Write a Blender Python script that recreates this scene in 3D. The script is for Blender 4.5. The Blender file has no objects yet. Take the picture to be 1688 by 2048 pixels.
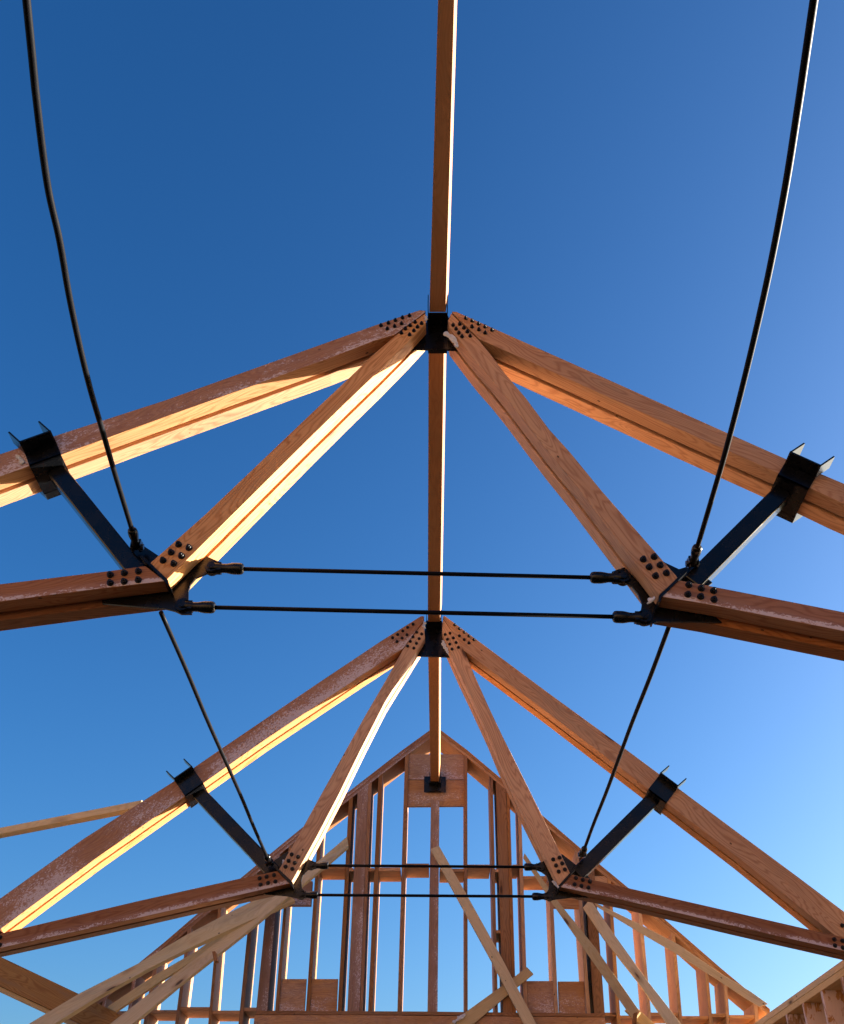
import bpy, bmesh, math, random
from mathutils import Vector, Matrix, noise
random.seed(7)
D2R = math.radians
C = bpy.context.scene.collection
SC = bpy.context.scene

# ------------------------------------------------------------------ camera, sky, sun, exposure
PITCH, ROLL, YAW, FPX = D2R(36.5), 0.0175, -0.0201, 2000.0      # focal length in photo pixels (1688 x 2048)
CAM_Z = 1.7
S = 3.6                                                         # ridge height above the camera
def basis():
    cp, sp, cr, sr, cy, sy = math.cos(PITCH), math.sin(PITCH), math.cos(ROLL), math.sin(ROLL), math.cos(YAW), math.sin(YAW)
    f = Vector((sy*cp, cy*cp, sp)); rt = Vector((cy, -sy, 0)); up = rt.cross(f)
    return cr*rt + sr*up, -sr*rt + cr*up, f
BR, BU, BF = basis()
CAM = Vector((0, 0, CAM_Z))
cd = bpy.data.cameras.new('camera'); co = bpy.data.objects.new('camera', cd); C.objects.link(co)
cd.sensor_fit = 'VERTICAL'; cd.sensor_height = 24.0; cd.sensor_width = 24.0; cd.lens = 24.0*FPX/2048.0
cd.clip_start = 0.05; cd.clip_end = 2000
co.matrix_world = Matrix(((BR.x, BU.x, -BF.x, CAM.x), (BR.y, BU.y, -BF.y, CAM.y), (BR.z, BU.z, -BF.z, CAM.z), (0, 0, 0, 1)))
SC.camera = co

SUN_EL, SUN_AZ = D2R(11.2), D2R(69)        # azimuth measured from +Y towards +X
w = bpy.data.worlds.new('World'); SC.world = w; w.use_nodes = True
nt = w.node_tree; bg = nt.nodes['Background']
sky = nt.nodes.new('ShaderNodeTexSky'); sky.sky_type = 'NISHITA'; sky.sun_disc = False
sky.sun_elevation = SUN_EL; sky.sun_rotation = SUN_AZ
sky.altitude = 0; sky.air_density = 0.95; sky.dust_density = 2.6; sky.ozone_density = 3.3
hs_ = nt.nodes.new('ShaderNodeHueSaturation'); hs_.inputs['Saturation'].default_value = 1.22
gm_ = nt.nodes.new('ShaderNodeGamma'); gm_.inputs['Gamma'].default_value = 1.2; tn_ = nt.nodes.new('ShaderNodeMix'); tn_.data_type = 'RGBA'; tn_.blend_type = 'MULTIPLY'; tn_.inputs[0].default_value = 1; tn_.inputs[7].default_value = (.83, .835, .845, 1)
nt.links.new(sky.outputs[0], hs_.inputs['Color']); nt.links.new(hs_.outputs[0], gm_.inputs[0]); nt.links.new(gm_.outputs[0], tn_.inputs[6]); nt.links.new(tn_.outputs[2], bg.inputs[0]); bg.inputs[1].default_value = 0.05
sl = bpy.data.lights.new('sun', 'SUN'); sl.energy = 5.0; sl.angle = D2R(0.5); sl.color = (1, 0.92, 0.79)
so = bpy.data.objects.new('sun', sl); C.objects.link(so)
SUNV = Vector((math.sin(SUN_AZ)*math.cos(SUN_EL), math.cos(SUN_AZ)*math.cos(SUN_EL), math.sin(SUN_EL)))
so.rotation_euler = (-SUNV).to_track_quat('-Z', 'Y').to_euler(); so.location = (8, 0, 9)
SC.view_settings.view_transform = 'Standard'; SC.view_settings.look = 'None'
SC.view_settings.exposure = 2.5; SC.view_settings.gamma = 1
SC.cycles.max_bounces = 8

# ------------------------------------------------------------------ survey helpers (photo pixel -> point on a real plane)
def ray(u, v): return (BF*FPX + BR*(u-844) - BU*(v-1024)).normalized()
def atY(u, v, Y): d = ray(u, v); return CAM + d*(Y/d.y)
def atX(u, v, X): d = ray(u, v); return CAM + d*(X/d.x)
def atZ(u, v, Z): d = ray(u, v); return CAM + d*((Z-CAM_Z)/d.z)
def proj(p):
    q = p-CAM; d = q.dot(BF); return 844+FPX*q.dot(BR)/d, 1024-FPX*q.dot(BU)/d
ZR = CAM_Z + S
def yfor(v, u=870): d = ray(u, v); return S*d.y/d.z
Y1, Y2, Y3 = yfor(625, 878), yfor(1243, 868), yfor(1569, 870)
TD, PLY = 0.178, 0.078                    # truss depth, depth of one ply
WD = 0.36                                # depth of the gable studs
print('planes', Y1, Y2, Y3)

# ------------------------------------------------------------------ materials
def newmat(name):
    m = bpy.data.materials.new(name); m.use_nodes = True; t = m.node_tree; t.nodes.clear()
    o = t.nodes.new('ShaderNodeOutputMaterial'); b = t.nodes.new('ShaderNodeBsdfPrincipled')
    t.links.new(b.outputs[0], o.inputs[0]); return m, t, b
class G:
    """tiny node-graph helper"""
    def __init__(s, t): s.t = t
    def n(s, k, **kw):
        x = s.t.nodes.new('ShaderNode'+k)
        for a, b in kw.items(): setattr(x, a, b)
        return x
    def put(s, inp, v):
        if v is None: return
        if hasattr(v, 'is_output') or isinstance(v, bpy.types.NodeSocket): s.t.links.new(v, inp)
        else: inp.default_value = v
    def math(s, op, a, b=None, c=None, clamp=False):
        x = s.n('Math', operation=op, use_clamp=clamp)
        for i, v in enumerate((a, b, c)): s.put(x.inputs[i], v)
        return x.outputs[0]
    def mix(s, f, a, b, mode='MIX'):
        x = s.n('Mix', data_type='RGBA', blend_type=mode); s.put(x.inputs[0], f); s.put(x.inputs[6], a); s.put(x.inputs[7], b); return x.outputs[2]
    def noise(s, vec, scale, detail=3, rough=.5, dist=0):
        x = s.n('TexNoise'); s.put(x.inputs['Vector'], vec); x.inputs['Scale'].default_value = scale
        x.inputs['Detail'].default_value = detail; x.inputs['Roughness'].default_value = rough; x.inputs['Distortion'].default_value = dist
        return x.outputs[0]
    def mapr(s, v, a, b, c=0., d=1.):
        x = s.n('MapRange', interpolation_type='SMOOTHSTEP'); s.put(x.inputs[0], v)
        for i, q in enumerate((a, b, c, d)): x.inputs[1+i].default_value = q
        return x.outputs[0]
    def scale(s, vec, sc):
        x = s.n('Mapping'); s.put(x.inputs[0], vec); x.inputs['Scale'].default_value = sc; return x.outputs[0]
WS = 1.0
def rgba(c): return (c[0]*WS, c[1]*WS, c[2]*WS, 1)
def wood(name, light, dark, frost='none', grain=1.0, knots=1.0, rough=.62, weather=.3, frost_amt=.5, FSC=.9, allside=False, front_dark=0.0, fsc=(62, 110)):
    m, t, b = newmat(name); g = G(t)
    uv = g.n('UVMap', uv_map='UVMap').outputs[0]; ed = g.n('UVMap', uv_map='Edge').outputs[0]
    sx = g.n('SeparateXYZ'); g.put(sx.inputs[0], uv); U, V = sx.outputs[0], sx.outputs[1]
    se = g.n('SeparateXYZ'); g.put(se.inputs[0], ed); E0, E1 = se.outputs[0], se.outputs[1]
    # wandering growth rings cut lengthwise: long lenses and arches
    wob = g.noise(g.scale(uv, (1.5, 9, 1)), 1.0, 2, .45, .4)
    ph = g.math('ADD', g.math('MULTIPLY', V, 120.0), g.math('MULTIPLY', wob, 44.0))
    fine = g.noise(g.scale(uv, (3, 130, 1)), 1.0, 4, .6)
    ph = g.math('ADD', ph, g.math('MULTIPLY', fine, 1.1))
    ring = g.math('MULTIPLY_ADD', g.math('SINE', g.math('MULTIPLY', ph, 2.6)), .5, .5)
    ring = g.math('POWER', ring, 2.6)
    broad = g.noise(g.scale(uv, (.8, 5, 1)), 1.0, 3, .55)
    f = g.math('ADD', g.math('MULTIPLY', ring, .62*grain), g.math('MULTIPLY', g.mapr(fine, .35, .7), .3*grain))
    f = g.math('ADD', f, g.math('MULTIPLY', g.mapr(broad, .35, .7), .35), clamp=True)
    col = g.mix(f, rgba(light), rgba(dark))
    oi = g.n('ObjectInfo')
    hs = g.n('HueSaturation'); g.put(hs.inputs['Color'], col)
    g.put(hs.inputs['Value'], g.math('MULTIPLY_ADD', oi.outputs['Random'], .44, .78))
    g.put(hs.inputs['Saturation'], g.math('MULTIPLY_ADD', g.math('FRACT', g.math('MULTIPLY', oi.outputs['Random'], 7.3)), .22, .9))
    col = hs.outputs[0]
    # grey weathering
    wn = g.mapr(g.noise(g.scale(uv, (1.3, 9, 1)), 1.3, 4, .6), .52, .72)
    col = g.mix(g.math('MULTIPLY', wn, weather), col, (.20, .145, .10, 1))
    # knots with a dark heart and a pale halo
    kv = g.n('TexVoronoi', feature='F1'); g.put(kv.inputs['Vector'], g.scale(uv, (1.9, 6.5, 1))); kv.inputs['Scale'].default_value = 1; kv.inputs['Randomness'].default_value = 1
    ks = g.n('SeparateColor'); g.put(ks.inputs[0], kv.outputs['Color'])
    pick = g.math('LESS_THAN', ks.outputs[0], .38*knots)
    kd = g.math('ADD', kv.outputs['Distance'], g.math('MULTIPLY', g.math('SUBTRACT', fine, .5), .03))
    heart = g.math('MULTIPLY', g.mapr(kd, .05, .10, 1, 0), pick)
    halo = g.math('MULTIPLY', g.mapr(kd, .09, .20, 1, 0), pick)
    col = g.mix(g.math('MULTIPLY', halo, .5), col, (dark[0]*.75, dark[1]*.6, dark[2]*.5, 1))
    col = g.mix(g.math('MULTIPLY', heart, .85), col, (.045, .018, .008, 1))
    # pin holes and nail specks
    nv = g.n('TexVoronoi', feature='F1'); g.put(nv.inputs['Vector'], g.scale(uv, (9, 14, 1))); nv.inputs['Scale'].default_value = 1
    ns = g.n('SeparateColor'); g.put(ns.inputs[0], nv.outputs['Color'])
    pin = g.math('MULTIPLY', g.math('LESS_THAN', nv.outputs['Distance'], .075), g.math('LESS_THAN', ns.outputs[1], .28))
    col = g.mix(g.math('MULTIPLY', pin, .8), col, (.03, .016, .01, 1))
    # end grain
    col = g.mix(g.math('LESS_THAN', E1, -.5), col, (dark[0]*.8, dark[1]*.75, dark[2]*.7, 1))
    if front_dark: col = g.mix(g.math('MULTIPLY', g.math('GREATER_THAN', E1, .5), front_dark), col, (.17, .055, .026, 1))  # darker brown mixed into the front face only
    if frost != 'none':
        fn = g.noise(g.scale(uv, (fsc[0], fsc[1], 1)), 1.0, 4, .65, .8); fb = g.noise(g.scale(uv, (1.7, 5, 1)), 1.0, 3, .6)
        if frost == 'all': edge = g.math('ADD', g.math('MULTIPLY', g.mapr(E0, .0, .9, 1, .55), 1.0), 0)
        else: edge = g.mapr(g.math('ADD', E0, g.math('MULTIPLY', g.math('SUBTRACT', fb, .5), .5)), .1, .5, 1, 0)
        fm = g.math('MULTIPLY', edge, g.mapr(fb, .38, .58, .35, 1))
        thr = g.math('SUBTRACT', .80, g.math('MULTIPLY', fm, frost_amt*FSC))
        mask = g.mapr(g.math('SUBTRACT', fn, thr), -.02, .05)
        mask = g.math('MULTIPLY', mask, g.math('GREATER_THAN', E1, -.5 if allside else .5))
        veil = g.math('MULTIPLY', g.math('MULTIPLY', fm, g.math('GREATER_THAN', E1, .5)), .22)
        red = g.math('MULTIPLY', g.math('MULTIPLY', g.mapr(g.noise(g.scale(uv, (20, 50, 1)), 1.0, 4, .7, .8), .45, .6), fm), g.math('MULTIPLY', g.math('GREATER_THAN', E1, .5), .6))
        col = g.mix(red, col, (.17, .045, .022, 1))
        col = g.mix(g.math('MAXIMUM', g.math('MULTIPLY', mask, .8), veil), col, (.66, .55, .55, 1))
        rg = g.math('MULTIPLY_ADD', mask, -.2, rough); g.put(b.inputs['Roughness'], rg)
    else: b.inputs['Roughness'].default_value = rough
    g.put(b.inputs['Base Color'], col)
    bp = g.n('Bump'); bp.inputs['Strength'].default_value = .25; bp.inputs['Distance'].default_value = .002
    g.put(bp.inputs['Height'], g.math('ADD', fine, g.math('MULTIPLY', heart, -1.5))); g.put(b.inputs['Normal'], bp.outputs[0])
    b.inputs['Specular IOR Level'].default_value = .25
    return m
M = {}
M['fir'] = wood('fir', (0.6, 0.325, 0.16), (0.38, 0.165, 0.07), weather=.35, knots=1.7)
M['fir_frost'] = wood('fir_frost', (0.6, 0.325, 0.16), (0.38, 0.165, 0.07), 'all', weather=.2, frost_amt=.47, front_dark=.55)
M['fir_low'] = wood('fir_low', (0.36, 0.165, 0.08), (0.22, 0.082, 0.036), 'low', weather=.2, frost_amt=.52, front_dark=.25)
M['fir_shade'] = wood('fir_shade', (0.32, 0.14, 0.068), (0.19, 0.07, 0.03), weather=.2)  # darker copy of fir; shade under the lower chords put into the colour
M['ridge'] = wood('ridge_fir', (.42, .18, .062), (.28, .10, .03), weather=.1, grain=.5)
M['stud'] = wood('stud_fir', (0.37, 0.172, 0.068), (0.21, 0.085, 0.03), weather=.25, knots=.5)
M['stud_frost'] = wood('stud_frost', (0.33, 0.15, 0.062), (0.195, 0.078, 0.03), 'all', weather=.25, knots=.4, frost_amt=.34)
M['stud_bounce'] = wood('stud_fir_bounce', (0.6, 0.33, 0.16), (0.42, 0.2, 0.085), weather=.1, knots=.6)  # paler stud fir; bounce light on the right studs put into the colour
M['spruce'] = wood('spruce', (0.64, 0.47, 0.26), (0.49, 0.33, 0.16), weather=.35, knots=1.6, grain=.6)
M['spruce_ice'] = wood('spruce_ice', (0.55, 0.32, 0.16), (0.34, 0.16, 0.07), 'all', weather=.2, knots=1.6, frost_amt=.62, allside=True, fsc=(11, 22))
M['panel'] = wood('ply_panel', (0.46, 0.225, 0.075), (0.3, 0.125, 0.038), 'all', weather=.2, knots=1.2, frost_amt=.34)
M['beamwood'] = wood('beam_spruce', (0.42, 0.24, 0.1), (0.28, 0.135, 0.055), weather=.35, knots=2.6, grain=1.2)
M['panelc'] = wood('ply_clean', (0.38, 0.16, 0.055), (0.25, 0.09, 0.03), weather=.2, knots=1.2)

m, t, b = newmat('osb'); g = G(t); tc = g.n('TexCoord').outputs['Object']
v1 = g.n('TexVoronoi', feature='F1'); g.put(v1.inputs['Vector'], g.scale(tc, (20, 14, 40))); v1.inputs['Scale'].default_value = 1
sc_ = g.n('SeparateColor'); g.put(sc_.inputs[0], v1.outputs['Color'])
cl = g.mix(sc_.outputs[0], (.66, .41, .15, 1), (.54, .31, .10, 1))
cl = g.mix(g.math('MULTIPLY', g.mapr(g.noise(tc, 3.2, 5, .65), .5, .62), .7), cl, (.26, .10, .04, 1))
cl = g.mix(g.math('MULTIPLY', g.mapr(g.noise(tc, 2.4, 5, .65, .3), .52, .62), .5), cl, (.66, .58, .58, 1))
g.put(b.inputs['Base Color'], cl); b.inputs['Roughness'].default_value = .7; M['osb'] = m

m, t, b = newmat('black_steel'); g = G(t); tc = g.n('TexCoord').outputs['Object']
n1 = g.noise(tc, 9, 4, .6)
g.put(b.inputs['Base Color'], g.mix(n1, (.0018, .002, .003, 1), (.004, .0045, .006, 1)))
g.put(b.inputs['Roughness'], g.mapr(n1, .35, .7, .2, .32)); b.inputs['Specular IOR Level'].default_value = .32
bp = g.n('Bump'); bp.inputs['Strength'].default_value = .05; bp.inputs['Distance'].default_value = .001; g.put(bp.inputs['Height'], g.noise(tc, 14, 2, .5)); g.put(b.inputs['Normal'], bp.outputs[0])
M['steel'] = m
m, t, b = newmat('bolt_steel'); b.inputs['Base Color'].default_value = (.006, .006, .008, 1); b.inputs['Roughness'].default_value = .45; b.inputs['Specular IOR Level'].default_value = .3; M['bolt'] = m
m, t, b = newmat('rod_steel'); g = G(t); tc = g.n('TexCoord').outputs['Object']; g.put(b.inputs['Base Color'], g.mix(g.noise(tc, 20, 3, .6), (.002, .002, .003, 1), (.007, .007, .009, 1))); b.inputs['Roughness'].default_value = .5; b.inputs['Specular IOR Level'].default_value = .06; M['rod'] = m
m, t, b = newmat('snow'); g = G(t); tc = g.n('TexCoord').outputs['Object']
b.inputs['Base Color'].default_value = (.62, .59, .57, 1); b.inputs['Roughness'].default_value = .6
bp = g.n('Bump'); bp.inputs['Distance'].default_value = .01; g.put(bp.inputs['Height'], g.noise(tc, 60, 4, .7)); g.put(b.inputs['Normal'], bp.outputs[0]); M['snow'] = m
m, t, b = newmat('dirt'); g = G(t); tc = g.n('TexCoord').outputs['Object']
g.put(b.inputs['Base Color'], g.mix(g.mapr(g.noise(tc, .25, 6, .65), .4, .6), (.17, .105, .06, 1), (.26, .19, .12, 1))); b.inputs['Roughness'].default_value = .9; M['dirt'] = m
m, t, b = newmat('bounce_hill_warm'); g = G(t); tc = g.n('TexCoord').outputs['Object']
g.put(b.inputs['Base Color'], g.mix(g.mapr(g.noise(tc, .4, 6, .7), .4, .6), (.44, .25, .11, 1), (.34, .20, .09, 1))); b.inputs['Roughness'].default_value = .9; M['bounce_hill'] = m  # warm colour for the added bounce slope
m, t, b = newmat('deck_boards'); g = G(t); tc = g.n('TexCoord').outputs['Object']
g.put(b.inputs['Base Color'], g.mix(g.mapr(g.noise(g.scale(tc, (2, 14, 1)), 1.5, 6, .65), .35, .65), (.22, .12, .05, 1), (.16, .08, .03, 1))); b.inputs['Roughness'].default_value = .8; M['deck'] = m

# ------------------------------------------------------------------ object helpers
def link(name, me, parent=None):
    o = bpy.data.objects.new(name, me); C.objects.link(o)
    if parent is not None: o.parent = parent
    return o
def thing(name, label, cat, group=None, loc=(0, 0, 0)):
    o = bpy.data.objects.new(name, None); C.objects.link(o); o.location = loc; o.empty_display_size = .1
    o['label'] = label; o['category'] = cat
    if group: o['group'] = group
    bpy.context.view_layer.update(); return o
def tag(o, label, cat, group=None):
    o['label'] = label; o['category'] = cat
    if group: o['group'] = group
    return o
def struct(o): o['kind'] = 'structure'; return o
def finish(name, bm, mat, parent=None, bevel=0.0):
    bmesh.ops.remove_doubles(bm, verts=bm.verts, dist=1e-5) if False else None
    me = bpy.data.meshes.new(name); bm.normal_update(); bm.to_mesh(me); bm.free()
    me.materials.append(mat if not isinstance(mat, str) else M[mat])
    o = link(name, me, parent)
    # put the origin on the piece itself
    c = sum((v.co for v in me.vertices), Vector())/max(1, len(me.vertices))
    me.transform(Matrix.Translation(-c)); o.location = c - (parent.location if parent is not None and parent.type == 'EMPTY' else (world_of(parent) if parent is not None else Vector()))
    if bevel:
        md = o.modifiers.new('edge', 'BEVEL'); md.width = bevel; md.segments = 2; md.limit_method = 'ANGLE'; md.angle_limit = D2R(40); md.harden_normals = False
    return o
def world_of(o):
    p = Vector(o.location); q = o.parent
    while q is not None: p += Vector(q.location); q = q.parent
    return p
def uvfaces(bm, faces_uv):
    """faces_uv: list of (face, [(u,v)...], [(edge, flag)...])"""
    L0 = bm.loops.layers.uv.get('UVMap') or bm.loops.layers.uv.new('UVMap'); L1 = bm.loops.layers.uv.get('Edge') or bm.loops.layers.uv.new('Edge')
    for f, a, b_ in faces_uv:
        for l, p, q in zip(f.loops, a, b_): l[L0].uv = p; l[L1].uv = q
def slab_bm(A, B, off, bm=None):
    """A, B: matching polylines (Vectors) along the two long edges of the near face (A upper, B lower); off: vector to the far face."""
    bm = bm or bmesh.new()
    L0 = bm.loops.layers.uv.get('UVMap') or bm.loops.layers.uv.new('UVMap'); L1 = bm.loops.layers.uv.get('Edge') or bm.loops.layers.uv.new('Edge')
    n = len(A); ax = ((A[-1]+B[-1]) - (A[0]+B[0])).normalized(); nz = off.normalized(); pr = nz.cross(ax).normalized()
    O = (A[0]+B[0])/2; ru, rv = random.uniform(0, 90), random.uniform(0, 90)
    va = [bm.verts.new(p) for p in A]; vb = [bm.verts.new(p) for p in B]
    wa = [bm.verts.new(p+off) for p in A]; wb = [bm.verts.new(p+off) for p in B]
    def put(vs, k, edge, flag):
        f = bm.faces.new(vs)
        for l, e in zip(f.loops, edge):
            p = l.vert.co - O
            if k == 0: q = (p.dot(ax), p.dot(pr))
            elif k == 1: q = (p.dot(ax), p.dot(nz)+.37)
            else: q = (p.dot(nz), p.dot(pr)+.7)
            l[L0].uv = (q[0]+ru + k*11, q[1]+rv+k*3); l[L1].uv = (e, flag)
    for i in range(n-1):
        put([va[i], va[i+1], vb[i+1], vb[i]], 0, (1, 1, 0, 0), 1)
        put([wa[i], wb[i], wb[i+1], wa[i+1]], 0, (1, 0, 0, 1), 0)
        put([va[i], wa[i], wa[i+1], va[i+1]], 1, (.5,)*4, 0)
        put([vb[i], vb[i+1], wb[i+1], wb[i]], 1, (.5,)*4, 0)
    put([va[0], vb[0], wb[0], wa[0]], 2, (.5,)*4, -1)
    put([va[-1], wa[-1], wb[-1], vb[-1]], 2, (.5,)*4, -1)
    bmesh.ops.recalc_face_normals(bm, faces=bm.faces[:])
    return bm
def slab(name, top, bot, Y, depth, mat, parent=None, bevel=0.0):
    A = [atY(*p, Y) for p in top]; B = [atY(*p, Y) for p in bot]
    return finish(name, slab_bm(A, B, Vector((0, depth, 0))), mat, parent, bevel)
def poly(name, pts, Y, depth, mat, parent=None, bevel=0.0):
    bm = bmesh.new(); P = [atY(*p, Y) for p in pts]
    va = [bm.verts.new(p) for p in P]; f = bm.faces.new(va)
    r = bmesh.ops.extrude_face_region(bm, geom=[f]); bmesh.ops.translate(bm, verts=[e for e in r['geom'] if isinstance(e, bmesh.types.BMVert)], vec=(0, depth, 0))
    bmesh.ops.recalc_face_normals(bm, faces=bm.faces[:])
    L0 = bm.loops.layers.uv.new('UVMap'); L1 = bm.loops.layers.uv.new('Edge')
    for f in bm.faces:
        for l in f.loops: l[L0].uv = (l.vert.co.z, l.vert.co.x + l.vert.co.y); l[L1].uv = (.5, 0)
    return finish(name, bm, mat, parent, bevel)
def box_bm(bm, P, ex, ey, ez, x0, x1, y0, y1, z0, z1):
    """box in a local frame P + ex*x + ey*y + ez*z"""
    vs = [bm.verts.new(P + ex*x + ey*y + ez*z) for x in (x0, x1) for y in (y0, y1) for z in (z0, z1)]
    for q in ((0, 1, 3, 2), (4, 6, 7, 5), (0, 4, 5, 1), (2, 3, 7, 6), (0, 2, 6, 4), (1, 5, 7, 3)): bm.faces.new([vs[i] for i in q])
    bmesh.ops.recalc_face_normals(bm, faces=bm.faces[:]); return bm
def board(name, P, Q, wdt, thk, face, mat, parent=None, bevel=.0015):
    """a plank from P to Q; `face` is the direction its broad side looks to"""
    ax = (Q-P).normalized(); fz = (face - ax*face.dot(ax)).normalized(); s = ax.cross(fz).normalized()
    if s.z < 0: s = -s
    A = [P + s*wdt/2 + fz*thk/2, Q + s*wdt/2 + fz*thk/2]; B = [P - s*wdt/2 + fz*thk/2, Q - s*wdt/2 + fz*thk/2]
    n = 5; A = [A[0].lerp(A[1], i/n) for i in range(n+1)]; B = [B[0].lerp(B[1], i/n) for i in range(n+1)]
    k = random.uniform(-1, 1)*.006
    for i in range(n+1):
        a = math.sin(math.pi*i/n)*k; A[i] += s*a; B[i] += s*a
    return finish(name, slab_bm(A, B, -fz*thk), mat, parent, bevel)
def tube_bm(bm, pts, rad, seg=14, cap=True):
    rings = []; n = len(pts); rad = rad if isinstance(rad, (list, tuple)) else [rad]*n; ref = None
    for i, p in enumerate(pts):
        t_ = ((pts[min(i+1, n-1)] - pts[max(i-1, 0)])).normalized()
        if ref is None: ref = t_.orthogonal().normalized()
        ref = (ref - t_*ref.dot(t_)).normalized(); b_ = t_.cross(ref)
        rings.append([bm.verts.new(p + (ref*math.cos(2*math.pi*k/seg) + b_*math.sin(2*math.pi*k/seg))*rad[i]) for k in range(seg)])
    for a, c in zip(rings[:-1], rings[1:]):
        for k in range(seg): f = bm.faces.new([a[k], a[(k+1) % seg], c[(k+1) % seg], c[k]]); f.smooth = True
    if cap: bm.faces.new(rings[0][::-1]); bm.faces.new(rings[-1])
    return bm
def spline(P, n=10):
    out = []; Q = [P[0]*2-P[1]] + P + [P[-1]*2-P[-2]]
    for i in range(1, len(Q)-2):
        for k in range(n):
            t_ = k/n; a, b_, c, d = Q[i-1], Q[i], Q[i+1], Q[i+2]
            out.append(.5*((2*b_) + (c-a)*t_ + (2*a-5*b_+4*c-d)*t_*t_ + (3*b_-a-3*c+d)*t_**3))
    out.append(P[-1]); return out

# ------------------------------------------------------------------ ground, added bounce slope and floor
bm = bmesh.new(); bmesh.ops.create_grid(bm, x_segments=1, y_segments=1, size=900); struct(finish('ground', bm, 'dirt')).location.z = -.35
bm = bmesh.new(); rows = []
for i in range(15):
    rr = 16 + i*5.5; row = []
    for k in range(41):
        a = D2R(112 + 136*k/40); h = max(0, (rr-18))*.50*min(1, 60/rr); x_, y_ = math.sin(a)*rr, math.cos(a)*rr
        row.append(bm.verts.new((x_, y_, -.5 + h*(1+.25*noise.noise(Vector((x_*.05, y_*.05, 2)))))))
    rows.append(row)
for a, c in zip(rows[:-1], rows[1:]):
    for k in range(40): bm.faces.new([a[k], a[k+1], c[k+1], c[k]]).smooth = True
struct(finish('bounce_hills', bm, 'bounce_hill'))  # unseen slope added behind the camera to bounce warm sunlight onto front faces
bm = bmesh.new(); box_bm(bm, Vector((0, 3.5, 0)), Vector((1, 0, 0)), Vector((0, 1, 0)), Vector((0, 0, 1)), -3.6, 3.6, -8, 7, -.3, 0); struct(finish('floor', bm, 'deck'))

# ------------------------------------------------------------------ bolts
def bolt_mesh():
    bm = bmesh.new(); Z = Vector((0, -1, 0))
    tube_bm(bm, [Vector((0, 0, 0)), Z*.003], .0125, 18); tube_bm(bm, [Z*.0025, Z*.011], .0098, 6); tube_bm(bm, [Z*.010, Z*.017], .005, 10)
    me = bpy.data.meshes.new('bolt'); bm.normal_update(); bm.to_mesh(me); bm.free(); me.materials.append(M['bolt']); return me
BOLT = bolt_mesh()
def bolts(parent, Y, pts, o, f, sc=1.0):
    for x, y in pts:
        b_ = link('bolt', BOLT, parent); p = atY(o[0]+x/f, o[1]+y/f, Y-.0005); b_.location = p - world_of(parent); b_.rotation_euler = (0, random.uniform(0, 6), 0); b_.scale = (sc, 1.25*sc, sc)

# ------------------------------------------------------------------ trusses
def clevis(name, P, Q, parent, r=.0135):
    """fork fitting whose pin is at P and whose rod leaves at Q"""
    bm = bmesh.new(); ax = (Q-P).normalized(); L = (Q-P).length
    prof = [(-.06, .5), (0, .92), (.08, 1.08), (.2, 1.02), (.34, .84), (.46, .86), (.58, 1.0), (.68, 1.08), (.88, 1.08), (.95, .98), (1.0, .62)]
    tube_bm(bm, [P + ax*L*a for a, _ in prof], [r*b_ for _, b_ in prof], 16)
    ey = Vector((0, 1, 0)) if abs(ax.y) < .7 else Vector((1, 0, 0)); s = ax.cross(ey).normalized(); ey = s.cross(ax).normalized()
    for k in (-1, 1):
        tube = [P + ey*k*(.011), P + ey*k*(.019)]; tube_bm(bm, tube, r*1.2, 16)
        box_bm(bm, P, ax, s, ey, 0, L*.3, -r*.8, r*.8, min(k*.011, k*.019), max(k*.011, k*.019))
    tube_bm(bm, [P - ey*.026, P + ey*.026], r*.7, 10)
    return finish(name, bm, 'steel', parent)
def rod(name, P, Q, r, parent):
    bm = bmesh.new(); tube_bm(bm, [P, Q], r, 14); return finish(name, bm, 'rod', parent)
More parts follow.
